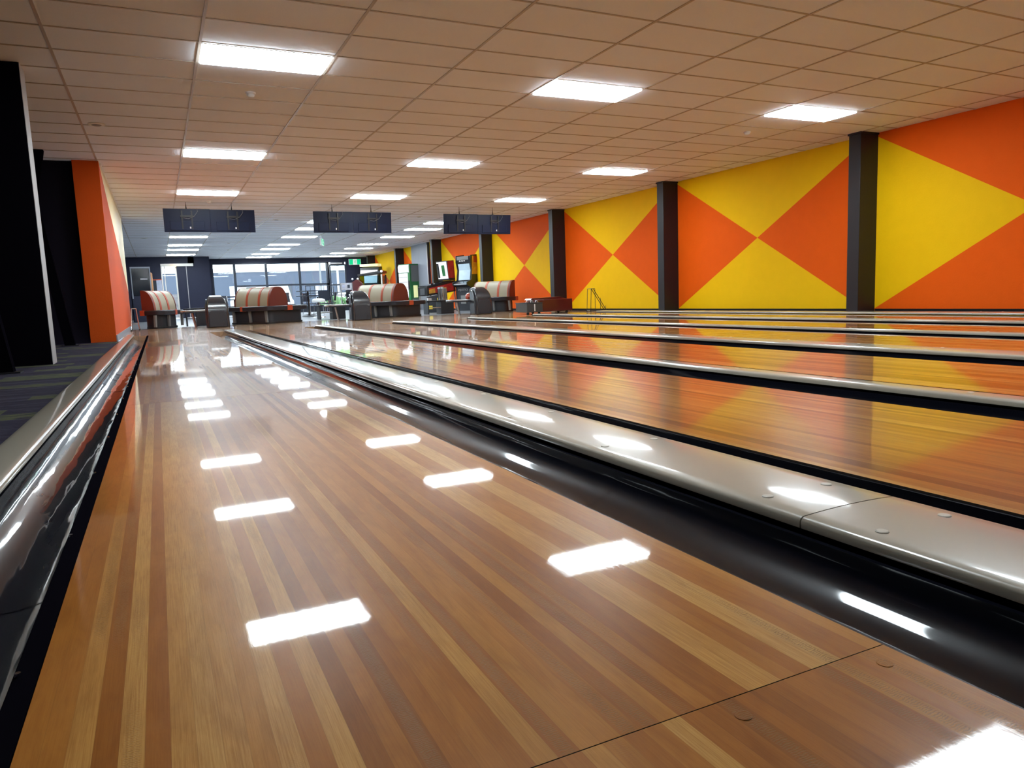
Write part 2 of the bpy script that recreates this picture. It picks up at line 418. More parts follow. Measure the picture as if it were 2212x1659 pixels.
# right wall: painted triangles in every bay between pillars
BAYS = [(-1.675, 0)] + [(y + 0.11, k + 1) for k, y in enumerate(COLY)]
def bay_cols(k):   # (top/bottom colour, side colour)
    return ('orange', 'yellow') if k in (0, 1, 4, 5) else ('yellow', 'orange')
m = MB()
for i in range(len(BAYS) - 1):
    y0, k = BAYS[i]; y1 = BAYS[i + 1][0]
    tb, sd = bay_cols(k); I = {'yellow': 0, 'orange': 1}
    c0, c1, c2, c3 = (WX, y0, 0), (WX, y1, 0), (WX, y1, H), (WX, y0, H); cc = (WX, (y0 + y1) / 2, H / 2)
    m.add([c0, c1, cc], [(0, 1, 2)], I[tb]); m.add([c2, c3, cc], [(0, 1, 2)], I[tb])
    m.add([c1, c2, cc], [(0, 1, 2)], I[sd]); m.add([c3, c0, cc], [(0, 1, 2)], I[sd])
m.add([(WX, 38.29, 0), (WX, YB, 0), (WX, YB, H), (WX, 38.29, H)], [(0, 1, 2, 3)], 0)
m.box((WX + 0.01, -3.0, -0.3), (WX + 0.25, YB + 0.2, H), 0)
struct(m.build('wall_right', ['yellow', 'orange']))
b = MB()
for k in range(len(COLY)):
    y0 = COLY[k] + 0.24; y1 = COLY[k + 1] - 0.02 if k + 1 < len(COLY) else YB
    b.box((WX - 0.02, y0, 0), (WX, y1, 0.055))
struct(b.build('baseboard_right', 'base_black'))
# pillars
words = ['first pillar from the camera, mostly outside the picture', 'tall dark pillar right of the widest orange and yellow cross', 'dark pillar between the two crosses with yellow tops',
         'dark pillar rising behind the red lane machine', 'dark pillar behind the right-hand settee', 'dark pillar behind the pinball machine', 'dark pillar behind the green vending machine', 'furthest dark pillar against the painted wall']
for k, y in enumerate(COLY):
    t = thing('wall_pillar', words[k], 'pillar', (WX - 0.2, y + 0.11, 0), 0, 'charcoal pillars along the painted wall')
    MB().box((-0.2, -0.11, 0), (0.2, 0.11, H - 0.03)).build('casing', 'pillar', t, bevel=0.004)
    MB().box((-0.215, -0.125, H - 0.03), (0.2, 0.125, H)).build('top_collar', 'pillar', t)

# left side: orange and yellow feature wall, dark return walls
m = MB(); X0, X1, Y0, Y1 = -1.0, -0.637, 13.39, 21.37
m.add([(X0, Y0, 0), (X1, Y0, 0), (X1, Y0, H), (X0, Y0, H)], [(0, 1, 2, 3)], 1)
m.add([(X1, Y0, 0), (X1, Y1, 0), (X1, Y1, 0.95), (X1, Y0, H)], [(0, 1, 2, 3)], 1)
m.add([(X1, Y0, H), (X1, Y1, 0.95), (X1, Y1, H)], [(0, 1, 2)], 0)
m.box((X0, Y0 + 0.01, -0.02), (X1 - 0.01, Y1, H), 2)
struct(m.build('wall_left', ['cream_wall', 'shaded_orange', 'dark_wall']))
struct(box((X1 - 0.01, Y0 + 0.2, H - 0.035), (X1 + 0.025, Y1 + 0.02, H - 0.004)).build('trim_2', 'white_trim'))
struct(box((X1, Y0, 0), (X1 + 0.015, Y1, 0.10)).build('baseboard_left', 'grey_paint'))
struct(box((-4.2, 13.5, -0.02), (-1.0, 13.7, H)).build('wall_left', 'purple_black'))
struct(box((-4.4, -3.0, -0.02), (-4.2, 13.7, H)).build('wall_left', 'black_wall'))
struct(box((-4.4, -3.2, -0.3), (WX + 0.25, -3.0, H)).build('wall_back', 'black_wall'))
struct(box((-7.2, 21.37, -0.02), (-7.0, YB, H)).build('wall_left', 'dark_wall'))
struct(box((-7.2, 21.27, -0.02), (-1.0, 21.37, H)).build('wall_left', 'dark_wall'))
# free-standing black screen wall by the carpet with a pale grey end face
t = thing('screen_wall', 'tall black screen wall with a pale grey end face, standing on the carpet', 'wall', (-0.965, 8.38, 0))
MB().box((-2.6, 0, 0), (-0.004, 0.30, H - 0.002)).build('panel', 'black_wall', t)
MB().box((-0.004, 0.0, 0), (0.0, 0.30, H - 0.002)).build('end_face', 'edge', t)
# bent raking braces
def brace(y, label):
    t = thing('raking_brace', label, 'brace', (0, y, 0), 0, 'bent black braces left of the lanes')
    p = [(-1.42, H - 0.002), (-1.285, H - 0.002), (-1.42, 2.10), (-1.15, 0.0), (-1.285, 0.0), (-1.55, 2.10)]
    MB().prism(p, 'y', -0.06, 0.06).build('post', 'black_wall', t)
    MB().box((-1.32, -0.09, 0), (-1.10, 0.09, 0.012)).build('foot_plate', 'black_metal', t)
brace(12.7, 'bent black brace between the screen wall and the orange wall')
brace(7.5, 'bent black brace in front of the black screen wall, at the left edge')

# ------------------------------------------------------------------ lanes, gutters and cappings
NTH = ['first', 'second', 'third', 'fourth', 'fifth', 'sixth']
YN = -1.6
joints = [0.655 + 3.695 * k for k in range(-1, 5)]
def lane_section(y0, y1):
    b_ = MB().box((0, y0 + 0.0008, -0.06), (LANE_W, y1 - 0.0008, 0.0)); b_.mi = [1, 0, 1, 1, 1, 1]; return b_
for k in range(6):
    t = thing('bowling_lane', ['nearest lane, glossy laminated wood filling the foreground', 'second lane from the left, behind the widest beige capping', 'third lane from the left, glossy wood reflecting the painted wall',
              'fourth lane from the left, a thin strip of reflected orange and yellow', 'fifth lane from the left, mostly hidden behind beige cappings', 'sixth and furthest lane, beside the painted wall'][k],
              'bowling lane', (LX[k], 0, 0), 0, 'six parallel bowling lanes')
    ys = [YN] + [j for j in joints if YN < j < FOUL] + [FOUL]
    for a, b_ in zip(ys[:-1], ys[1:]):
        lane_section(a, b_).build('lane_panel', ['lane', 'joint'], t)
    MB().box((0.002, YN, -0.075), (LANE_W - 0.002, FOUL, -0.0601)).build('underlay', 'joint', t)
    if k < 3:
        for j in joints[1:3]:
            for px in ([0.777, 1.024] if j < 1 else [0.25, 0.53, 0.777, 1.024]):
                MB().lathe([(0.0105, -0.001), (0.0105, 0.0006), (0.0095, 0.0008)], (px, j - 0.036), 20).build('lane_screw_cap', 'lane', t)

# gutter: rounded trough, profile from its left lip to its right lip
def trough(wd, depth=0.088, n=16):
    out = []
    for i in range(n + 1):
        a = PI * i / n
        out.append((wd / 2 - wd / 2 * math.cos(a), -depth * (math.sin(a) ** 0.8)))
    return out
def gutter(x0, x1, label, wavy=False, near_side=1):
    t = thing('gutter', label, 'gutter', (x0, 0, 0), 0, 'black gutters beside the lanes')
    wd = x1 - x0
    lip = 0.012
    pr = [(0.0, -0.005)] + [(lip + (px), pz - 0.005) for px, pz in trough(wd - 2 * lip)] + [(wd, -0.005)]
    secs = [YN, 1.75, 6.1, 10.6, FOUL]
    for a, b_ in zip(secs[:-1], secs[1:]):
        ny = max(2, int((b_ - a) / 0.5))
        rows = [[(px, a + (b_ - a) * i / ny, pz) for px, pz in pr] for i in range(ny + 1)]
        low = [[(px, y, -0.118) for px, pz in pr] for (_, y, _) in (rows[0][0], rows[-1][0])]
        g_ = MB().grid([list(reversed(r)) for r in rows])
        g_.add([rows[0][0], rows[-1][0], (0, b_, -0.118), (0, a, -0.118)], [(0, 1, 2, 3)])
        g_.add([rows[0][-1], rows[-1][-1], (wd, b_, -0.118), (wd, a, -0.118)], [(3, 2, 1, 0)])
        g_.build('channel', 'gutter_wavy' if wavy else 'gutter', t, smooth=True)
    for j in secs[1:-1]:
        b2 = [(px, pz + 0.0012) for px, pz in pr[1:-1]]
        MB().grid([[(px, y, pz) for px, pz in reversed(b2)] for y in (j - 0.035, j + 0.02)]).build('joint_band', 'gutter', t, smooth=True)
    if wavy:   # clipped edge strip with bright screws beside the first lane
        MB().box((wd - 0.034, YN, -0.016), (wd - 0.0015, FOUL, 0.0)).build('edge_strip', 'black_wall', t, bevel=0.002)
        y = -0.22
        while y < 9:
            MB().tube([(wd - 0.027, y, -0.001), (wd - 0.027, y, 0.006)], 0.0042, 12).build('screw', 'chrome', t)
            y += 0.70
    return t
def capping(x0, x1, label, js=(1.06, 6.17, 11.28), plugs=True, sup=None):
    t = thing('division_capping', label, 'capping', ((x0 + x1) / 2, 0, 0), 0, 'beige cappings between the lanes')
    hw = (x1 - x0) / 2; ys = [YN] + list(js) + [FOUL]
    crown = 0.004 if hw > 0.08 else 0.003
    pr = [(-hw, 0.006), (-hw, 0.020), (-hw + 0.003, 0.026), (-hw + 0.009, 0.0295)]
    for i in range(1, 8):
        u = -1 + 2 * i / 8; pr.append((u * (hw - 0.009), 0.0295 + crown * (1 - u * u)))
    pr += [(hw - 0.009, 0.0295), (hw - 0.003, 0.026), (hw, 0.020), (hw, 0.006)]
    secs = []
    inner = [(hw - 0.004, 0.006), (-hw + 0.004, 0.006)]
    poly = pr + inner
    for a, b_ in zip(ys[:-1], ys[1:]):
        secs.append((a, b_, MB().prism(poly, 'y', a + 0.0018, b_ - 0.0018).build('capping_section', 'cap', t, smooth=True)))
    sa, sb = (-hw + 0.025, hw - 0.025) if not sup else (sup[0] - (x0 + x1) / 2, sup[1] - (x0 + x1) / 2)
    MB().box((sa, YN, -0.0034), (sb, FOUL, 0.0059)).build('support', 'base_black', t)
    MB().prism([(p[0] * 0.98, p[1] - 0.001) for p in poly], 'y', YN + 0.01, FOUL - 0.01).build('backing', 'joint', t)
    if plugs:
        yy = [a + s_ for a in js for s_ in (-0.149, 0.141)] + [1.871, 2.55, 3.23, 3.9, 4.6, 5.3]
        for y in yy:
            if y > 7: continue
            for sx in ((-1, 1) if hw > 0.08 else (0,)):
                x = sx * (hw - 0.052); z = 0.0295 + crown * (1 - (x / hw) ** 2)
                MB().lathe([(0.0125, z - 0.002), (0.0125, z + 0.0008), (0.0105, z + 0.0018)], (x, y), 24).build('screw_plug', 'plug', [q_[2] for q_ in secs if q_[0] <= y <= q_[1]][0])
    return t
GW = 0.242
gutter(LX[0] - 0.262, LX[0], 'shiny wavy black gutter left of the nearest lane', wavy=True)
capping(-0.572, -0.442, 'narrow beige capping between the carpet and the leftmost gutter', plugs=False)
side_words = ['nearest lane', 'second lane', 'third lane', 'fourth lane', 'fifth lane', 'furthest lane']
caps = [(1.152, 1.440, 'widest beige capping, between the nearest lane and the second lane'), (2.925, 3.060, 'narrow beige capping between the second and third lanes'),
        (4.600, 4.888, 'wide beige capping between the third and fourth lanes'), (6.375, 6.510, 'narrow beige capping between the fourth and fifth lanes'),
        (8.050, 8.338, 'wide beige capping between the fifth lane and the furthest lane'), (9.84, 10.30, 'beige capping between the furthest lane and the painted wall')]
for k in range(6):
    r0 = LX[k] + LANE_W
    gutter(r0, r0 + 0.275 if k % 2 == 0 else r0 + GW, 'black gutter on the right-hand side of the ' + side_words[k])
    if k: gutter(LX[k] - 0.237, LX[k], 'black gutter on the left-hand side of the ' + side_words[k])
for a, b_, lb in caps: capping(a, b_, lb)

# ------------------------------------------------------------------ ceiling panels
rows_y = [2.475, 7.275, 12.075, 16.275, 21.675, 23.72, 26.625, 30.15, 32.55, 35.62, 38.05]
t0 = None
for ci, x in enumerate((GX, GX + 3.6, GX + 7.2)):
    cw = ('left', 'middle', 'right')[ci]
    for ri, y in enumerate(rows_y):
        if ci == 0 and ri == 10: continue
        lb = 'glowing ceiling panel, %s column, number %d counting away from the camera' % (cw, ri)
        if ri == 0: lb = 'glowing ceiling panel above the camera, %s column, seen only as a reflection' % cw
        if ri == 1: lb = {'left': 'largest glowing ceiling panel, at upper left', 'middle': 'large glowing ceiling panel at upper middle', 'right': 'large glowing ceiling panel above the tall dark pillar'}[cw]
        if t0 is None:
            t0 = thing('ceiling_light', lb, 'ceiling light', (x, y, H), 0, 'rectangular ceiling light panels')
            MB().box((0.024, 0.024, -0.022), (1.176, 0.576, -0.002)).build('diffuser', 'panel', t0, bevel=0.008)
            f = MB()
            for a, b_ in (((0.012, 0.012), (1.188, 0.024)), ((0.012, 0.576), (1.188, 0.588)), ((0.012, 0.024), (0.024, 0.576)), ((1.176, 0.024), (1.188, 0.576))):
                f.box((a[0], a[1], -0.008), (b_[0], b_[1], -0.001))
            f.build('frame', 'panel_frame', t0)
        else: dup(t0, (x, y, H), None, lb)

# smoke detectors and small fittings on the ceiling
d0 = None
for (x, y, lb) in [(1.133, 8.79, 'white smoke detector between the two nearest left light panels'), (8.33, 8.77, 'white smoke detector near the right-hand wall'),
                   (1.25, 17.9, 'white smoke detector behind the third left light panel'), (6.4, 25.2, 'white smoke detector far back below the right light column'), (2.6, 29.5, 'white smoke detector far back between light columns')]:
    if d0 is None:
        d0 = thing('smoke_detector', lb, 'smoke detector', (x, y, H), 0, 'smoke detectors on the ceiling')
        MB().lathe([(0.055, 0.0), (0.055, -0.012), (0.047, -0.018)], (0, 0), 24).build('base', 'white', d0, smooth=True)
        MB().lathe([(0.040, -0.018), (0.040, -0.035), (0.028, -0.048), (0.012, -0.052)], (0, 0), 24).build('cap', 'white', d0, smooth=True)
    else: dup(d0, (x, y, H), None, lb)
v0 = None
for (x, y, lb) in [(-0.49, 10.8, 'small round ceiling vent above the carpet at left'), (7.0, 20.4, 'small round ceiling vent left of the right-hand monitors'), (3.2, 21.5, 'small round ceiling vent between the left and middle monitors'),
                   (-0.2, 27.5, 'small round ceiling vent far back at left'), (2.9, 33.2, 'small round ceiling vent far back between light columns'), (6.7, 34.2, 'small round ceiling vent near the window wall')]:
    if v0 is None:
        v0 = thing('ceiling_vent', lb, 'vent', (x, y, H), 0, 'small round ceiling vents')
        MB().lathe([(0.10, 0.0), (0.10, -0.008), (0.07, -0.014)], (0, 0), 24).build('ring', 'white_trim', v0, smooth=True)
        MB().lathe([(0.06, -0.013), (0.05, -0.018)], (0, 0), 20).build('core', 'grey_metal', v0)
    else: dup(v0, (x, y, H), None, lb)

# ------------------------------------------------------------------ hanging monitors above the foul line
mon = None
for (x, z, lb) in [(0.29, 2.672, 'left half of the left pair of hanging monitors'), (1.245, 2.665, 'right half of the left pair of hanging monitors'), (3.53, 2.660, 'left half of the middle pair of hanging monitors'),
                   (4.49, 2.655, 'right half of the middle pair of hanging monitors'), (6.84, 2.640, 'left half of the right pair of hanging monitors'), (7.80, 2.635, 'right half of the right pair of hanging monitors')]:
    if mon is None:
        mon = thing('hanging_monitor', lb, 'monitor', (x, 18.0, z), 0, 'monitors hanging over the end of the lanes')
        tl = 0.10   # lean: bottom edge slightly nearer the bowlers
        def sh(bx): return [(p[0], p[1] - 0.10 * p[2], p[2]) for p in bx]
        a = MB().box((0.0, 0.0, -0.50), (0.9555, 0.035, 0.0)); a.v = sh(a.v); a.build('housing', 'hazed_plastic', mon, bevel=0.004)
        a = MB().box((0.12, -0.022, -0.47), (0.83, 0.0, -0.27)); a.v = sh(a.v); rc = a.build('rear_cover', 'hazed_plastic', mon, bevel=0.006)
        a = MB().box((0.008, 0.035, -0.49), (0.94, 0.038, -0.01)); a.v = sh(a.v); a.build('screen', 'screen', mon)
        a = MB()
        for xx in (0.36, 0.56): a.box((xx, -0.034, -0.44), (xx + 0.03, -0.022, -0.04))
        a.box((0.34, -0.04, -0.18), (0.61, -0.034, -0.14)); a.v = sh(a.v); a.build('bracket', 'black_metal', mon)
        MB().tube([(0.475, 0.05, -0.16), (0.475, 0.10, 0.02), (0.475, 0.10, 0.30)], 0.014, 10).build('ceiling_rod', 'black_metal', mon)
        MB().tube([(0.40, -0.03, -0.20), (0.5, -0.045, -0.22), (0.62, -0.04, -0.17), (0.70, -0.03, -0.06), (0.69, -0.02, 0.01)], 0.004, 6).build('cable', 'grey_metal', mon)
        a = MB().box((0.52, -0.030, -0.43), (0.545, -0.024, -0.39)); a.v = sh(a.v); a.build('sticker', 'white', rc)
    else: dup(mon, (x, 18.0, z), None, lb)

# ------------------------------------------------------------------ ball returns
def ball_return(x, label):
    t = thing('ball_return', label, 'ball return', (x, 18.62, 0), 0, 'charcoal ball returns on the approach')
    W_ = 0.25
    prof = [(0.0, 0.0), (0.0, 0.36)]
    for i in range(1, 12):
        a = PI / 2 * i / 11; prof.append((0.44 - 0.44 * math.cos(a), 0.36 + 0.40 * math.sin(a)))
    prof += [(0.58, 0.745), (0.64, 0.71), (0.62, 0.66), (0.55, 0.62), (0.53, 0.0)]
    def tap(z): return 1.0 if z < 0.36 else max(0.05, 1.0 - ((z - 0.36) / 0.44) ** 2) ** 0.3
    hd = MB().prism(prof, 'x', -W_ + 0.02, W_ - 0.02); hd.v = [(p[0] * tap(p[2]), p[1], p[2]) for p in hd.v]
    hd.build('hood', 'charcoal', t, smooth=True, bevel=0.04)
    for sx, nm in ((-1, 'side_fender'), (1, 'side_fender')):
        arc = []
        for i in range(0, 14):
            a = PI * 0.52 * i / 13; arc.append((sx * (W_ - 0.01), 0.10 + 0.40 * (1 - math.cos(a)) * 0.9, 0.30 + 0.36 * math.sin(a)))
        arc = [(p[0] * tap(p[2]), p[1], p[2]) for p in arc]
        MB().tube([(sx * (W_ - 0.01), 0.08, 0.0)] + arc, 0.022, 8).build(nm, 'charcoal', t, smooth=True)
    MB().prism([(-0.19, 0.02), (0.19, 0.02), (0.19, 0.30), (0.14, 0.40), (-0.14, 0.40), (-0.19, 0.30)], 'y', -0.012, 0.01).build('front_panel', 'charcoal_matt', t, bevel=0.006)
    MB().tube([(0.12, -0.020, 0.11), (0.12, -0.01, 0.11)], 0.028, 16).build('emblem', 'black_metal', t)
    # tray with rails and leg behind the hood
    MB().box((-0.74, 0.50, 0.36), (0.20, 1.04, 0.39)).build('tray', 'charcoal_matt', t, bevel=0.006)
    MB().tube([(0.18, 0.54, 0.405), (-0.68, 0.54, 0.405), (-0.76, 0.64, 0.405), (-0.76, 0.92, 0.405), (-0.68, 1.02, 0.405), (0.18, 1.02, 0.405)], 0.024, 10).build('rail', 'steel', t, smooth=True)
    MB().tube([(-0.52, 0.74, 0.36), (-0.46, 0.74, 0.0)], 0.03, 10).build('leg', 'steel', t)
    MB().ball((-0.12, 0.80, 0.498), 0.108).build('ball', 'red_ball' if x > 8 else 'charcoal', t, smooth=True)
ball_return(1.27, 'charcoal ball return at the end of the nearest lane')
ball_return(4.73, 'charcoal ball return between the second and third settees')
ball_return(8.15, 'charcoal ball return in front of the right-hand settee')

# ------------------------------------------------------------------ settees
def dome(n=12, wd=0.32, z0=0.44, z1=0.955):
    """half profile of the back: vertical spine at y=0, bulging to y=-wd at the seat"""
    return [(-wd * math.cos(PI / 2 * i / n) ** 0.75, z0 + (z1 - z0) * math.sin(PI / 2 * i / n)) for i in range(n + 1)]
def settee(x, y, rz, L, label, double=True, front=0.74, ex_end=0.42):
    t = thing('settee', label, 'settee', (x, y, 0), rz, 'striped curved settees round the approach')
    sides = (-1, 1) if double else (-1,)
    for s_ in sides:
        pr = [(-s_ * p[0] * -1 if False else p[0] * (1 if s_ < 0 else -1), p[1]) for p in dome()]
        pr = pr + [(0.0, 0.44)]
        bc = MB().prism(pr, 'x', -L, -0.025).build('back_cushion', 'vinyl_cream', t, smooth=True)
        big = [(p[0] * 1.025, 0.44 + (p[1] - 0.44) * 1.012) for p in pr]
        MB().prism(big, 'x', -0.025, 0.03).build('end_panel', 'vinyl_rust', t, smooth=True)
        MB().prism(big, 'x', -L - 0.03, -L).build('end_panel', 'vinyl_rust', t, smooth=True)
        for fx in (0.30, 0.66):
            MB().prism(big, 'x', -L * fx - 0.035, -L * fx + 0.035).build('back_stripe', 'vinyl_orange', bc, smooth=True)
        MB().prism([(p[0] * 1.03, 0.44 + (p[1] - 0.44) * 1.015) for p in pr], 'x', -0.055, -0.025).build('piping', 'vinyl_orange', bc, smooth=True)
    # seat slab wraps round the near end
    y0 = -front; y1 = front if double else 0.02
    r = 0.20
    def outline(d, ex):
        o = []
        x1 = ex_end + d
        if double: cs = [(x1 - r, y1 + d - r, 0), (-L - ex - d + r, y1 + d - r, 1), (-L - ex - d + r, y0 - d + r, 2), (x1 - r, y0 - d + r, 3)]
        else: cs = [(x1 - r, y1 - r, 0), (-L - ex - d + r, y1 - r, 1), (-L - ex - d + r, y0 - d + r, 2), (x1 - r, y0 - d + r, 3)]
        for cx, cy, q in cs:
            for i in range(5):
                a = PI / 2 * (q + i / 4.0); o.append((cx + r * math.cos(a), cy + r * math.sin(a)))
        return o
    seat = MB().prism(outline(0, 0.10), 'z', 0.335, 0.455).build('seat', 'vinyl_black', t, smooth=True, bevel=0.02)
    MB().prism(outline(-0.12, 0.05), 'z', 0.05, 0.335).build('base', 'charcoal_matt', t, smooth=True)
    MB().prism(outline(-0.10, 0.05), 'z', 0.0, 0.05).build('plinth', 'black_metal', t, smooth=True)
    for lx, ly in ((0.22, y0 + 0.10), (-0.35, y0 + 0.085), (-0.95, y0 + 0.085)):
        MB().prism([(lx - 0.03, 0.04), (lx + 0.03, 0.04), (lx + 0.01, 0.335), (lx - 0.05, 0.335)], 'y', ly - 0.02, ly + 0.03).build('leg', 'grey_metal', t)
    def seat_band(nm, a, b_, ya, yb):
        MB().box((a, ya, 0.328), (b_, yb, 0.462)).build(nm, 'vinyl_orange', seat, bevel=0.008)
    seat_band('seat_stripe', ex_end - 0.14, ex_end + 0.008, -0.09, 0.02 if not double else 0.09)
    seat_band('seat_stripe', -0.62, -0.53, y0 - 0.006, -0.33)
    return t
settee(2.90, 20.30, math.radians(-54), 1.25, 'cream and orange striped settee in front of the long window')
settee(6.30, 20.40, math.radians(-60), 1.42, 'cream and orange striped settee in front of the green vending machine')
settee(10.05, 20.60, math.radians(-60), 1.35, 'cream and orange striped settee against the painted wall', double=False, front=0.70, ex_end=0.12)
# left settee is the mirror image, with its end against the left wall
ls = settee(-0.34, 20.62, math.radians(0), 0.95, 'cream and orange striped settee in the far left corner', double=False, front=0.55, ex_end=0.10)
for c_ in list(ls.children) + [g_ for q_ in ls.children for g_ in q_.children]:
    c_.data = c_.data.copy()
    c_.data.transform(Matrix.Scale(-1, 4, Vector((1, 0, 0)))); c_.data.flip_normals()
ls.rotation_euler = (0, 0, math.radians(58))

# ------------------------------------------------------------------ console tables
def console(x, y, rz, wd, dp, h, label, shelf=True):
    t = thing('console_table', label, 'table', (x, y, 0), rz, 'low dark console tables between the settees')
    MB().box((-wd / 2 - 0.04, -dp / 2, h - 0.035), (wd / 2 + 0.04, dp / 2, h)).build('table_top', 'charcoal_matt', t, bevel=0.006)
    MB().box((0.0, -dp / 2 + 0.03, 0), (wd / 2, dp / 2 - 0.03, h - 0.035)).build('cupboard', 'charcoal_matt', t, bevel=0.004)
    MB().box((-wd / 2, -dp / 2 + 0.03, 0), (-wd / 2 + 0.03, dp / 2 - 0.03, h - 0.035)).build('side_panel', 'charcoal_matt', t)
    if shelf: MB().box((-wd / 2 + 0.03, -dp / 2 + 0.04, h * 0.45), (0.0, dp / 2 - 0.04, h * 0.45 + 0.02)).build('shelf', 'steel', t)
console(7.95, 21.75, 0.0, 0.85, 0.5, 0.42, 'low dark console table under the silver tumbler rack')
console(0.92, 21.6, 0.0, 0.50, 0.5, 0.47, 'low dark console table left of the first ball return')
console(4.6, 21.8, 0.0, 0.75, 0.5, 0.42, 'low dark console table between the second settee and ball return')
# silver canister set and napkin box on the right table
t = thing('silver_canister', 'ribbed silver canister standing on the low console table', 'canister', (8.08, 21.72, 0.42))
MB().lathe([(0.14, 0.0), (0.14, 0.03), (0.125, 0.04), (0.125, 0.34), (0.14, 0.36), (0.135, 0.40)], (0, 0), 28).build('body', 'steel', t, smooth=True)
for k in range(10):
    a = 2 * PI * k / 10
    MB().tube([(0.135 * math.cos(a), 0.135 * math.sin(a), 0.0), (0.135 * math.cos(a), 0.135 * math.sin(a), 0.36)], 0.014, 8).build('rib', 'chrome', t, smooth=True)
MB().tube([(-0.05, 0, 0.40), (0.05, 0, 0.40)], 0.02, 8).build('handle', 'chrome', t)
tag(box((7.58, 21.66, 0.42), (7.70, 21.78, 0.50)).build('napkin_box', 'white', None, bevel=0.004), 'small white box on the low console table', 'box')

# ------------------------------------------------------------------ lane machine and ramps on the approach
t = thing('lane_machine', 'maroon lane cleaning machine with a dark head, parked on the approach', 'machine', (8.10, 16.15, 0), math.radians(-4))
MB().box((0.38, 0.0, 0.06), (1.36, 0.62, 0.36)).build('body', 'maroon', t, bevel=0.012)
MB().prism([(0.30, 0.352), (1.30, 0.362), (1.12, 0.415), (0.34, 0.395)], 'y', 0.22, 0.62).build('lid', 'maroon', t, bevel=0.008)
MB().box((-0.02, -0.30, 0.06), (0.40, 0.42, 0.28)).build('head', 'head_grey', t, bevel=0.01)
MB().box((-0.03, -0.31, 0.28), (0.41, 0.43, 0.297)).build('head_cover', 'charcoal_matt', t, bevel=0.006)
MB().box((0.17, -0.315, 0.09), (0.195, -0.30, 0.26)).build('latch', 'white', t)
for a, b_ in ((0.03, 0.10), (0.15, 0.21), (0.28, 0.34)):
    MB().tube([(a, -0.12, 0.297), (a + 0.02, -0.12, 0.34), (b_, -0.12, 0.34), (b_ + 0.01, -0.12, 0.297)], 0.012, 8).build('handle', 'steel', t, smooth=True)
MB().ball((0.09, -0.2, 0.325), 0.03).build('knob', 'maroon', t)
for a, b_ in ((0.04, -0.2), (0.34, -0.2), (1.22, 0.06), (1.22, 0.56), (0.5, 0.56)):
    MB().tube([(a, b_ - 0.015, 0.032), (a, b_ + 0.015, 0.032)], 0.032, 16).build('wheel', 'rubber', t)

t = thing('ball_ramp', 'black tubular bowling ball ramp standing by the painted wall', 'ball ramp', (10.02, 16.1, 0), math.radians(-8))
fr = MB()
for yy in (0.0, 0.24):
    fr.tube([(0.0, yy, 0.012), (0.03, yy, 0.58)], 0.008, 8)
    fr.tube([(0.03, yy, 0.58), (0.13, yy, 0.58)], 0.008, 8)
fr.tube([(0.03, 0.0, 0.58), (0.03, 0.24, 0.58)], 0.008, 8); fr.tube([(0.13, 0.0, 0.58), (0.13, 0.24, 0.58)], 0.008, 8)
fr.tube([(0.0, 0.0, 0.05), (0.40, 0.0, 0.05)], 0.008, 8); fr.tube([(0.0, 0.24, 0.05), (0.40, 0.24, 0.05)], 0.008, 8); fr.tube([(0.0, 0.0, 0.03), (0.0, 0.24, 0.03)], 0.008, 8)
fr.build('frame', 'black_metal', t, smooth=True)
for yy in (0.06, 0.18):
    MB().tube([(0.11, yy, 0.58), (0.36, yy, 0.19), (0.42, yy, 0.09), (0.47, yy, 0.03)], 0.009, 8).build('rail', 'black_metal', t, smooth=True)
for xx, zz in ((0.10, 0.58), (0.25, 0.36), (0.38, 0.16)):
    MB().tube([(xx + 0.03, 0.0, zz - 0.02), (xx + 0.03, 0.0, 0.05)], 0.007, 8).build('strut', 'black_metal', t)
for xx in (0.0, 0.40): MB().tube([(xx, 0.0, 0.0), (xx, 0.0, 0.05)], 0.013, 8).build('foot', 'rubber', t); MB().tube([(xx, 0.24, 0.0), (xx, 0.24, 0.05)], 0.013, 8).build('foot', 'rubber', t)

t = thing('walking_frame_stand', 'small chrome A-frame stand in the far left corner of the approach', 'stand', (-0.51, 19.6, 0))
for sx in (-1, 1):
    MB().tube([(sx * 0.085, -0.12, 0.02), (sx * 0.05, 0.0, 0.52), (sx * 0.05, 0.06, 0.52), (sx * 0.085, 0.2, 0.02)], 0.011, 8).build('leg', 'chrome', t, smooth=True)
    MB().lathe([(0.018, 0.0), (0.016, 0.03)], (sx * 0.085, -0.12), 12).build('foot', 'rubber', t)
    MB().lathe([(0.018, 0.0), (0.016, 0.03)], (sx * 0.085, 0.20), 12).build('foot', 'rubber', t)
MB().tube([(-0.075, -0.08, 0.16), (0.075, -0.08, 0.16)], 0.008, 8).build('crossbar', 'chrome', t)
MB().tube([(-0.05, 0.03, 0.52), (0.05, 0.03, 0.52)], 0.008, 8).build('crossbar', 'chrome', t)

# ------------------------------------------------------------------ far wall: windows and doors
def wall_piece(x0, x1, z0, z1, y=YB, th=0.2, nm='wall_front', mt='dark_wall'):
    return struct(box((x0, y, z0), (x1, y + th, z1)).build(nm, mt))
wall_piece(2.38, 2.60, 0, H); wall_piece(2.60, 9.32, 2.60, H); wall_piece(9.32, WX, 0, H)
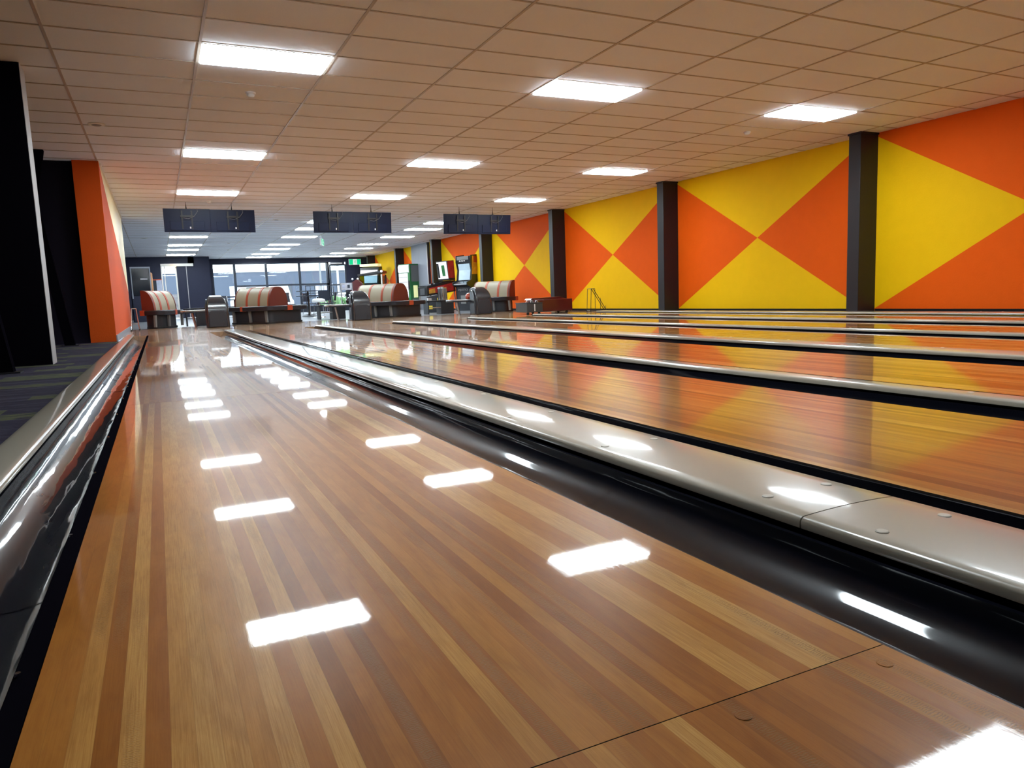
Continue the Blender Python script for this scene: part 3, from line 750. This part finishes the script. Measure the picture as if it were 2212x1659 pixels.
# window units, each with frame, glass
MX = [2.60, 3.66, 5.19, 6.86, 8.40]
for k in range(4):
    a, b_ = MX[k], MX[k + 1]
    t = bpy.data.objects.new('window_%d' % (k + 1), None); COL.objects.link(t); t['kind'] = 'structure'; t.location = (a, YB, 0)
    wd = b_ - a; f = MB(); e = 0.06
    f.box((0, 0.0, 0.0), (e, 0.10, 2.60)); f.box((wd - e, 0.0, 0.0), (wd, 0.10, 2.60)); f.box((e, 0, 2.55), (wd - e, 0.10, 2.60)); f.box((e, 0, 0), (wd - e, 0.10, 0.30))
    if k: f.box((e, 0.0, 1.41), (wd - e, 0.10, 1.50))
    else: f.box((e, 0.0, 0.90), (wd - e, 0.10, 0.97))
    if k == 3: f.box((wd - 0.16, 0, 0), (wd, 0.12, 2.60))
    f.build('window_frame', 'frame', t)
    MB().box((e, 0.045, 0.30), (wd - e, 0.051, 2.55)).build('glass_pane', 'glass', t)
t = bpy.data.objects.new('door_2', None); COL.objects.link(t); t['kind'] = 'structure'; t.location = (8.42, YB, 0)
f = MB(); f.box((0, 0, 0), (0.07, 0.08, 2.48)); f.box((0.82, 0, 0), (0.90, 0.08, 2.48)); f.box((0.07, 0, 2.40), (0.82, 0.08, 2.60)); f.box((0.07, 0, 0), (0.82, 0.08, 0.25)); f.box((0.07, 0, 1.36), (0.82, 0.08, 1.43)); f.box((0.07, 0, 0.82), (0.82, 0.08, 0.86))
df = f.build('door_frame', 'frame', t); MB().box((0.07, 0.03, 0.25), (0.82, 0.036, 2.40)).build('glass_pane', 'glass', t)
MB().tube([(0.12, -0.05, 0.9), (0.12, -0.05, 1.3)], 0.015, 8).build('door_handle', 'chrome', df)
MB().box((0.05, -0.10, 2.50), (0.68, 0.0, 2.56)).build('door_closer', 'edge', t)
# left part of the far wall with the open doorway
wall_piece(-7.0, 0.29, 0, H, YL); wall_piece(0.29, 1.72, 2.52, H, YL); wall_piece(1.46, 2.38, 0, H, YL)
struct(box((2.36, YL + 0.2, 0), (2.40, YB, H)).build('wall_front', 'dark_wall'))
t = bpy.data.objects.new('door_1', None); COL.objects.link(t); t['kind'] = 'structure'; t.location = (0.29, YL, 0)
f = MB(); f.box((0, 0, 0), (0.05, 0.15, 2.40)); f.box((0.60, 0, 0), (0.66, 0.15, 2.40)); f.box((0.13, 0.02, 1.95), (0.17, 0.10, 2.40)); f.box((0.13, 0.02, 1.2), (0.17, 0.10, 1.95))
f.build('door_frame', 'white_trim', t)
MB().box((0.05, 0.06, 1.12), (0.60, 0.066, 2.40)).build('glass_pane', 'glass', t)
MB().box((0.05, 0.05, 0.03), (0.60, 0.09, 1.12)).build('lower_panel', 'paper', t)
MB().box((0.66, -0.02, 0.0), (1.17, 0.04, 2.40)).build('door_leaf', 'dark_wall', t)
MB().box((1.06, -0.05, 0.0), (1.09, 0.0, 2.40)).build('door_edge', 'edge', t)
MB().box((0.0, -0.12, 2.40), (1.38, 0.15, 2.52)).build('lintel', 'white_trim', t)
tag(box((0.72, 37.28, 2.37), (0.94, 37.38, 2.41)).build('door_lamp', 'lit_warm', None, bevel=0.01), 'small warm lamp above the far left doorway', 'lamp')
# exit signs
def exit_sign(x, y, z, rz, sc, label):
    t = thing('exit_sign', label, 'sign', (x, y, z), rz, 'green exit signs')
    MB().box((-0.33 * sc, 0.0, -0.16 * sc), (0.33 * sc, 0.06, 0.16 * sc)).build('housing', 'white', t, bevel=0.005)
    MB().box((-0.30 * sc, -0.008, -0.14 * sc), (-0.11 * sc, 0.0, 0.14 * sc)).build('green_field', 'green_sign', t)
    MB().box((0.11 * sc, -0.008, -0.14 * sc), (0.30 * sc, 0.0, 0.14 * sc)).build('green_field', 'green_sign', t)
    MB().box((-0.10 * sc, -0.006, -0.14 * sc), (0.10 * sc, 0.0, 0.14 * sc)).build('white_field', 'white_sign', t)
    f = MB(); s = sc
    f.ball((0.02 * s, -0.012, 0.075 * s), 0.018 * s, 10)
    f.tube([(0.015 * s, -0.012, 0.05 * s), (-0.005 * s, -0.012, -0.01 * s), (0.03 * s, -0.012, -0.05 * s), (0.02 * s, -0.012, -0.10 * s)], 0.012 * s, 6)
    f.tube([(-0.005 * s, -0.012, -0.01 * s), (-0.03 * s, -0.012, -0.05 * s), (-0.06 * s, -0.012, -0.06 * s)], 0.011 * s, 6)
    f.tube([(-0.05 * s, -0.012, 0.02 * s), (0.01 * s, -0.012, 0.04 * s), (0.05 * s, -0.012, 0.01 * s)], 0.009 * s, 6)
    f.build('running_figure', 'green', t)
    return t
exit_sign(9.80, YB - 0.06, 2.585, 0.0, 1.0, 'green and white exit sign on the dark wall beside the far door')
e2 = exit_sign(5.40, 26.2, 2.58, math.radians(70), 0.8, 'green exit sign hanging from the ceiling below the middle monitors')
MB().tube([(0, 0.03, 0.13), (0, 0.03, H - 2.58)], 0.008, 8).build('hanging_rod', 'steel', e2)

# grey full-height panel and door edge on the painted wall
t = thing('wall_panel', 'plain grey full-height panel on the painted wall beside the vending machine', 'panel', (WX, 29.7, 0))
MB().box((-0.06, 0.0, 0.0), (0.0, 2.2, H)).build('sheet', 'grey_paint', t)
MB().box((-0.10, -0.10, 0.0), (0.0, 0.0, H)).build('edge_post', 'frame', t)
MB().box((-0.115, -0.07, 0.3), (-0.10, -0.02, H - 0.1)).build('light_strip', 'white_trim', t)

# ------------------------------------------------------------------ arcade area along the painted wall
# upright fighting game, front towards the camera's left
t = thing('arcade_cabinet', 'tall black upright arcade cabinet with a lit screen, by the pillar', 'arcade machine', (10.02, 24.75, 0), math.radians(-64))
side = [(0.0, 0.0), (0.0, 0.85), (-0.18, 0.92), (-0.18, 1.02), (0.05, 1.10), (0.12, 1.45), (0.04, 1.75), (0.06, 1.98), (0.50, 2.02), (0.55, 0.0)]
for sx, a in ((-1, -0.36), (1, 0.33)):
    MB().prism(side, 'x', a, a + 0.03).build('side_panel', ['black_metal'], t, bevel=0.004)
MB().prism([(0.02, 0.0), (0.02, 0.86), (-0.12, 0.93), (0.10, 1.08), (0.16, 1.45), (0.10, 1.72), (0.08, 1.95), (0.50, 1.98), (0.52, 0.0)], 'x', -0.33, 0.33).build('body', 'charcoal_matt', t)
MB().prism([(0.085, 1.10), (0.075, 1.10), (0.125, 1.45), (0.075, 1.68), (0.085, 1.68), (0.14, 1.45)], 'x', -0.27, 0.27).build('screen', 'lit_screen', t)
MB().prism([(-0.17, 0.93), (-0.16, 0.96), (0.04, 1.05), (0.03, 1.02)], 'x', -0.31, 0.31).build('control_panel', 'steel', t); cpn = t.children[-1]
for xx in (-0.2, 0.12):
    MB().tube([(xx, -0.08, 0.98), (xx, -0.10, 1.05)], 0.008, 8).build('joystick', 'black_metal', cpn)
for xx in (-0.13, 0.08, -0.02):
    MB().lathe([(0.03, 1.77), (0.02, 1.80)], (xx, 0.03), 10).build('speaker_light', 'lit_white', t)
MB().prism([(0.03, 1.82), (0.045, 1.82), (0.055, 1.95), (0.04, 1.95)], 'x', -0.28, 0.28).build('marquee', 'grey_metal', t)
MB().prism([(0.10, 1.30), (0.48, 1.30), (0.46, 1.95), (0.15, 1.95)], 'x', 0.361, 0.364).build('side_art', 'gold_art', t)
MB().prism([(0.22, 1.72), (0.42, 1.72), (0.40, 1.95), (0.22, 1.95)], 'x', 0.3645, 0.367).build('side_art', 'red_art', t)
cu = bpy.data.curves.new('lettering', 'FONT'); cu.body = 'INJUSTICE'; cu.size = 0.105; cu.extrude = 0.002; cu.align_x = 'CENTER'
to = bpy.data.objects.new('tmp_text', cu); COL.objects.link(to)
bpy.context.view_layer.update()
dg = bpy.context.evaluated_depsgraph_get()
me = bpy.data.meshes.new_from_object(to.evaluated_get(dg)); COL.objects.unlink(to); bpy.data.objects.remove(to)
me.materials.clear(); me.materials.append(M['edge'])
lo = bpy.data.objects.new('lettering', me); COL.objects.link(lo); lo.parent = t; lo.location = (0, -0.004, 0.72); lo.rotation_euler = (PI / 2, 0, 0)
MB().box((-0.12, -0.012, 0.25), (0.12, 0.0, 0.55)).build('coin_door', 'grey_metal', t)

# pinball machine
t = thing('pinball_machine', 'pinball machine with a red side and a lit back box', 'pinball machine', (9.58, 26.15, 0), math.radians(-74))
cab = [(-0.72, 0.60), (-0.72, 0.92), (0.45, 1.12), (0.60, 1.12), (0.60, 0.60)]
MB().prism([(-0.72, 0.58), (-0.72, 0.92), (0.60, 1.14), (0.60, 0.72)], 'x', -0.29, 0.29).build('cabinet', 'black_metal', t, bevel=0.006)
MB().prism([(-0.64, 0.655), (-0.64, 0.86), (0.50, 1.05), (0.50, 0.76)], 'x', 0.291, 0.294).build('side_art', 'red_art', t)
MB().prism([(-0.64, 0.655), (-0.64, 0.80), (-0.36, 0.86), (-0.36, 0.69)], 'x', 0.2945, 0.297).build('side_art', 'gold_art', t)
MB().prism([(-0.70, 0.93), (-0.70, 0.945), (0.40, 1.125), (0.40, 1.11)], 'x', -0.27, 0.27).build('playfield_glass', 'screen', t)
MB().prism([(0.28, 1.14), (0.20, 1.86), (0.52, 1.88), (0.56, 1.14)], 'x', -0.35, 0.35).build('back_box', 'black_metal', t, bevel=0.006)
MB().prism([(0.262, 1.20), (0.188, 1.83), (0.195, 1.83), (0.270, 1.20)], 'x', -0.31, 0.31).build('back_glass', 'lit_white', t)
MB().prism([(0.255, 1.24), (0.184, 1.78), (0.188, 1.78), (0.260, 1.24)], 'x', -0.30, -0.18).build('back_glass_figure', 'black_metal', t)
MB().prism([(0.249, 1.30), (0.195, 1.70), (0.199, 1.70), (0.254, 1.30)], 'x', -0.02, 0.16).build('back_glass_figure', 'green', t)
MB().prism([(0.24, 1.22), (0.22, 1.84), (0.50, 1.86), (0.54, 1.22)], 'x', 0.351, 0.354).build('back_box_art', 'red_art', t)
for xx in (-0.26, 0.26):
    MB().tube([(xx, -0.68, 0.62), (xx, -0.72, 0.0)], 0.022, 8).build('leg', 'steel', t)
    MB().tube([(xx, 0.56, 0.74), (xx, 0.60, 0.0)], 0.022, 8).build('leg', 'steel', t)
MB().box((-0.14, -0.735, 0.62), (0.14, -0.72, 0.86)).build('coin_door', 'steel', t)

# yellow-trimmed machine low behind the settee
t = thing('ride_on_game', 'low black and yellow arcade seat unit under the pinball machine', 'arcade machine', (8.75, 24.2, 0), math.radians(-20))
MB().prism([(-0.35, 0.0), (0.35, 0.0), (0.35, 0.30), (0.05, 0.62), (-0.30, 0.55), (-0.35, 0.30)], 'y', -0.28, 0.28).build('shell', 'charcoal_matt', t, bevel=0.02)
MB().box((0.05, -0.29, 0.05), (0.25, -0.28, 0.50)).build('yellow_panel', 'yellow_plastic', t)
MB().box((-0.28, -0.29, 0.12), (-0.12, -0.28, 0.24)).build('yellow_panel', 'yellow_plastic', t)

# vending machine: white front, grey side, green band
t = thing('vending_machine', 'green and grey vending machine with a glowing white front', 'vending machine', (9.9, 31.3, 0), math.radians(-72))
MB().box((-0.42, 0.0, 0.02), (0.42, 0.68, 2.02)).build('cabinet', 'green', t, bevel=0.01)
MB().box((0.421, 0.08, 1.25), (0.43, 0.66, 1.95)).build('side_sheet', 'grey_metal', t)
MB().box((0.421, 0.08, 0.05), (0.43, 0.66, 0.50)).build('side_sheet', 'grey_metal', t)
MB().box((0.431, 0.16, 0.55), (0.436, 0.38, 1.08)).build('side_display', 'yellow_lens', t)
MB().box((0.431, 0.48, 0.62), (0.436, 0.56, 1.10)).build('side_display', 'lit_white', t)
MB().box((-0.38, -0.015, 0.55), (0.28, 0.0, 1.62)).build('display_window', 'lit_white', t)
MB().prism([(0.0, 1.64), (-0.05, 1.68), (-0.05, 1.92), (0.0, 1.99)], 'x', -0.38, 0.38).build('light_header', 'lit_white', t, bevel=0.01)
for z in (0.78, 1.0, 1.22, 1.44): MB().box((-0.36, -0.03, z), (0.26, -0.015, z + 0.02)).build('shelf', 'steel', t)
MB().box((0.30, -0.02, 0.9), (0.40, 0.0, 1.3)).build('coin_panel', 'black_metal', t)

# jacket-shaped claw machine and screens further back
t = thing('prize_cabinet', 'glass-fronted prize cabinet with white corner posts, behind the settees', 'arcade machine', (9.1, 33.6, 0), math.radians(-30))
MB().box((-0.55, -0.4, 0.0), (0.55, 0.4, 0.95)).build('base', 'black_metal', t, bevel=0.01)
for xx in (-0.53, 0.53):
    for yy in (-0.38, 0.38): MB().tube([(xx, yy, 0.95), (xx, yy, 1.66)], 0.035, 10).build('corner_post', 'white' if (xx > 0 and yy < 0) else 'black_metal', t)
MB().box((-0.50, -0.36, 0.95), (0.50, 0.36, 1.62)).build('glass_box', 'cab_glass', t)
MB().prism([(-0.58, 1.62), (0.58, 1.72), (0.58, 1.84), (-0.58, 1.70)], 'y', -0.42, 0.42).build('canopy', 'black_metal', t, bevel=0.01)
MB().ball((0.54, -0.40, 1.80), 0.06).build('lamp', 'lit_white', t)
t = thing('driving_game', 'dark driving game with a tilted white screen above it', 'arcade machine', (9.55, 35.8, 0), math.radians(-40))
MB().prism([(-0.9, 0.0), (-0.9, 0.55), (-0.3, 0.60), (-0.1, 1.25), (0.05, 2.1), (0.45, 2.15), (0.5, 0.0)], 'x', -0.5, 0.5).build('cabinet', 'black_metal', t, bevel=0.01)
MB().prism([(-0.14, 1.35), (0.0, 1.98), (-0.02, 1.98), (-0.16, 1.35)], 'x', -0.45, 0.45).build('screen', 'lit_white', t)
MB().box((-0.48, -0.02, 2.16), (0.48, 0.4, 2.28)).build('header', 'yellow_lens', t)
t = thing('maroon_stool_game', 'small maroon game stand with two white knobs, left of the prize cabinet', 'arcade machine', (8.1, 32.6, 0), math.radians(-20))
MB().prism([(-0.3, 0.0), (0.3, 0.0), (0.26, 1.25), (0.05, 1.45), (-0.22, 1.30)], 'y', -0.3, 0.3).build('cabinet', 'maroon', t, bevel=0.01)
for xx in (-0.15, 0.08): MB().ball((xx, -0.25, 1.46), 0.045).build('knob', 'white', t, smooth=True)
t = thing('picture_stand', 'pale framed picture stand at the right end of the long window', 'stand', (7.35, 31.4, 0), math.radians(-10))
MB().box((-0.26, 0, 0.0), (-0.22, 0.04, 1.28)).build('post', 'edge', t); MB().box((0.22, 0, 0.0), (0.26, 0.04, 1.28)).build('post', 'edge', t)
MB().box((-0.26, 0, 0.98), (0.26, 0.03, 1.28)).build('board', 'paper', t)
MB().box((-0.18, -0.01, 1.06), (-0.06, 0.0, 1.20)).build('picture', 'poster', t); MB().box((0.04, -0.01, 1.06), (0.14, 0.0, 1.20)).build('picture', 'frame', t)

# ------------------------------------------------------------------ far left corner furniture
t = thing('display_cabinet', 'tall dark glass display cabinet with a grey frame in the far left corner', 'cabinet', (-0.45, 31.9, 0), math.radians(6))
MB().box((-0.38, 0.0, 0.0), (0.32, 0.5, 1.0)).build('base', 'dark_wall', t)
fm = MB()
for xx in (-0.36, 0.30): fm.box((xx - 0.02, -0.01, 0.9), (xx + 0.02, 0.04, 2.12))
fm.box((-0.36, -0.01, 2.06), (0.30, 0.04, 2.12)); fm.build('frame', 'grey_paint', t)
MB().box((-0.33, 0.015, 1.0), (0.27, 0.02, 2.05)).build('glass_front', 'screen', t)
MB().box((-0.36, 0.45, 0.9), (0.30, 0.5, 2.1)).build('back_board', 'dark_wall', t)
MB().box((-0.05, 0.0, 1.62), (0.20, 0.012, 1.68)).build('sticker', 'edge', t)
t = thing('timber_post', 'brown rounded timber post beside the far left display cabinet', 'post', (-0.14, 34.0, 0))
MB().tube([(0, 0, 0), (0, 0, 1.92)], 0.065, 16).build('shaft', 'timber', t, smooth=True)
MB().ball((0, 0, 1.92), 0.068).build('cap', 'timber', t, smooth=True)
t = thing('notice_board', 'pale blue notice board with a red top edge, left of the far doorway', 'board', (0.08, YL - 0.06, 0))
MB().box((-0.02, 0.0, 0.75), (0.20, 0.06, 1.78)).build('sheet', 'poster', t)
MB().box((-0.26, 0.0, 1.78), (0.20, 0.06, 1.83)).build('top_rail', 'vinyl_orange', t)
MB().box((-0.26, 0.02, 0.75), (-0.02, 0.06, 1.78)).build('side_sheet', 'frame', t)

# ------------------------------------------------------------------ cafe tables and stools in front of the windows
def cafe_table(x, y, h, r, label):
    t = thing('cafe_table', label, 'table', (x, y, 0), 0, 'dark cafe tables by the windows')
    MB().lathe([(r, h - 0.03), (r, h), (r - 0.01, h + 0.004)], (0, 0), 28).build('table_top', 'frame', t)
    MB().tube([(0, 0, 0.02), (0, 0, h - 0.03)], 0.035, 12).build('column', 'black_metal', t)
    MB().lathe([(0.26, 0.0), (0.25, 0.02), (0.05, 0.04)], (0, 0), 24).build('foot', 'black_metal', t)
def cafe_chair(x, y, rz, label, first=[None]):
    if first[0] is not None: return dup(first[0], (x, y, 0), rz, label)
    t = thing('cafe_chair', label, 'chair', (x, y, 0), rz, 'dark cafe chairs by the windows')
    MB().box((-0.21, -0.21, 0.43), (0.21, 0.21, 0.47)).build('seat', 'frame', t, bevel=0.01)
    MB().prism([(0.19, 0.55), (0.21, 0.55), (0.26, 0.92), (0.24, 0.92)], 'x', -0.20, 0.20).build('backrest', 'frame', t)
    for sx in (-1, 1):
        MB().tube([(sx * 0.19, -0.19, 0.43), (sx * 0.21, -0.22, 0.0)], 0.012, 8).build('leg', 'chrome', t)
        MB().tube([(sx * 0.19, 0.24, 0.90), (sx * 0.19, 0.19, 0.43), (sx * 0.21, 0.23, 0.0)], 0.012, 8).build('leg', 'chrome', t)
    first[0] = t; return t
cafe_table(5.55, 30.5, 0.98, 0.45, 'tall dark round table right of the second settee')
cafe_table(4.95, 27.2, 0.76, 0.42, 'dark round table just behind the second settee')
cafe_table(6.6, 34.0, 0.76, 0.42, 'dark round table near the right end of the window')
cafe_table(3.0, 33.5, 0.76, 0.42, 'dark round table behind the first ball return')
for (x, y, a, lb) in [(4.55, 29.3, 0.3, 'dark cafe chair left of the tall round table'), (5.0, 32.2, 2.2, 'dark cafe chair behind the tall round table'), (5.35, 26.4, 3.0, 'dark cafe chair nearest the second settee'),
                      (5.6, 28.2, -1.2, 'dark cafe chair right of the table behind the second settee'), (6.1, 33.2, 0.6, 'dark cafe chair left of the window-end table'), (7.1, 33.6, -2.0, 'dark cafe chair right of the window-end table'),
                      (2.6, 32.6, 0.5, 'dark cafe chair behind the first ball return'), (3.4, 34.3, 3.6, 'dark cafe chair under the left window pane')]:
    cafe_chair(x, y, a, lb)
t = thing('round_stool', 'low stool with a round white seat right of the second settee', 'stool', (4.92, 25.2, 0))
MB().lathe([(0.20, 0.50), (0.22, 0.54), (0.21, 0.60), (0.12, 0.63), (0.01, 0.635)], (0, 0), 24).build('seat', 'white', t, smooth=True)
MB().tube([(0, 0, 0.03), (0, 0, 0.50)], 0.03, 10).build('column', 'chrome', t)
MB().lathe([(0.20, 0.0), (0.19, 0.02), (0.03, 0.04)], (0, 0), 24).build('foot', 'chrome', t)
t = thing('window_railing', 'black metal railing in front of the right-hand window panes', 'railing', (0, 38.7, 0))
for z in (0.32, 0.98, 1.36): MB().tube([(6.95, 0, z), (9.25, 0, z)], 0.02, 8).build('rail', 'black_metal', t)
for k in range(11):
    x = 6.95 + 0.23 * k
    MB().tube([(x, 0, 0.0 if k % 5 == 0 else 0.32), (x, 0, 1.36)], 0.018 if k % 5 == 0 else 0.012, 8).build('baluster', 'black_metal', t)

# ------------------------------------------------------------------ outside
struct(box((-60, YB + 0.2, -0.5), (90, 140, -0.16)).build('floor', 'ext_ground'))
t = thing('factory_building', 'long blue-grey industrial building across the road', 'building', (0, 78, 0))
MB().box((-30, 0, -0.16), (60, 12, 3.75)).build('wall', 'ext_wall', t)
MB().box((-30, -0.1, 3.75), (60, 12, 4.15)).build('roof_edge', 'white_trim', t)
for k in range(9): MB().box((-6 + 4.2 * k, -0.06, 0.9), (-4.2 + 4.2 * k, 0.0, 2.4)).build('window', 'ext_glass' if k % 3 == 1 else 'poster', t)
t = thing('billboard', 'lime green square billboard standing above the building', 'sign', (17.0, 76, 0))
MB().box((-0.7, 0, 4.4), (0.7, 0.15, 6.0)).build('face', 'ext_green', t)
MB().tube([(0, 0.2, -0.16), (0, 0.2, 5.0)], 0.12, 10).build('pole', 'edge', t)
def vehicle(x, y, mt, label, van=False, L=4.4):
    t = thing('van' if van else 'car', label, 'vehicle', (x, y, -0.16))
    hh = 2.1 if van else 1.45
    p = [(0, 0.35), (0, 1.0), (0.25 if van else 0.9, 1.1 if van else 0.95), (0.7 if van else 1.5, hh), (L - 0.4 if van else L - 1.3, hh), (L - 0.1 if van else L - 0.4, 0.95), (L, 0.9), (L, 0.35)]
    MB().prism(p, 'y', 0, 1.75).build('body', mt, t, bevel=0.06)
    w0, w1 = (0.75, 1.9) if van else (1.35, L - 1.25)
    MB().prism([(w0 + 0.15, 1.05), (w0 + 0.35, hh - 0.1), (w1 - 0.1, hh - 0.1), (w1 + 0.1, 1.05)], 'y', -0.02, 0.0).build('side_window', 'ext_glass', t)
    for wx in (0.85, L - 0.85):
        MB().tube([(wx, -0.03, 0.33), (wx, 0.2, 0.33)], 0.33, 20).build('wheel', 'rubber', t)
        MB().tube([(wx, 1.55, 0.33), (wx, 1.78, 0.33)], 0.33, 20).build('wheel', 'rubber', t)
vehicle(5.2, 60.0, 'ext_white', 'white van parked outside the left window pane', True, 4.6)
vehicle(-0.6, 50.0, 'ext_white', 'white car parked outside the far left doorway')
vehicle(13.2, 64.0, 'ext_white', 'white car parked outside the middle of the window')
vehicle(15.0, 66.5, 'ext_red', 'red car parked beyond the right-hand glass door')
t = thing('hedge', 'low bright green hedge outside the right-hand glass door', 'hedge', (11.2, 48.0, -0.16))
hm = MB(); rnd = random.Random(3)
for i in range(60): hm.ball((rnd.uniform(-1.6, 1.4), rnd.uniform(-0.3, 0.3), rnd.uniform(0.15, 0.85)), rnd.uniform(0.16, 0.28), 8)
hm.build('foliage', 'ext_leaf', t)
t = thing('banner_flag', 'tall blue banner flag outside the right-hand glass door', 'banner', (10.65, 44.5, -0.16))
MB().tube([(0, 0, 0), (0, 0, 3.1)], 0.03, 8).build('pole', 'edge', t)
MB().prism([(0.03, 0.5), (0.40, 0.6), (0.42, 2.7), (0.03, 3.05)], 'y', -0.01, 0.01).build('cloth', 'ext_blue', t)
t = thing('lamp_post', 'slim grey lamp post outside the right-hand window pane', 'lamp post', (14.4, 72, -0.16))
MB().tube([(0, 0, 0), (0, 0, 6.0)], 0.09, 8).build('pole', 'grey_metal', t)
MB().box((-0.1, -0.7, 5.9), (0.1, 0.1, 6.0)).build('lamp_head', 'grey_metal', t)
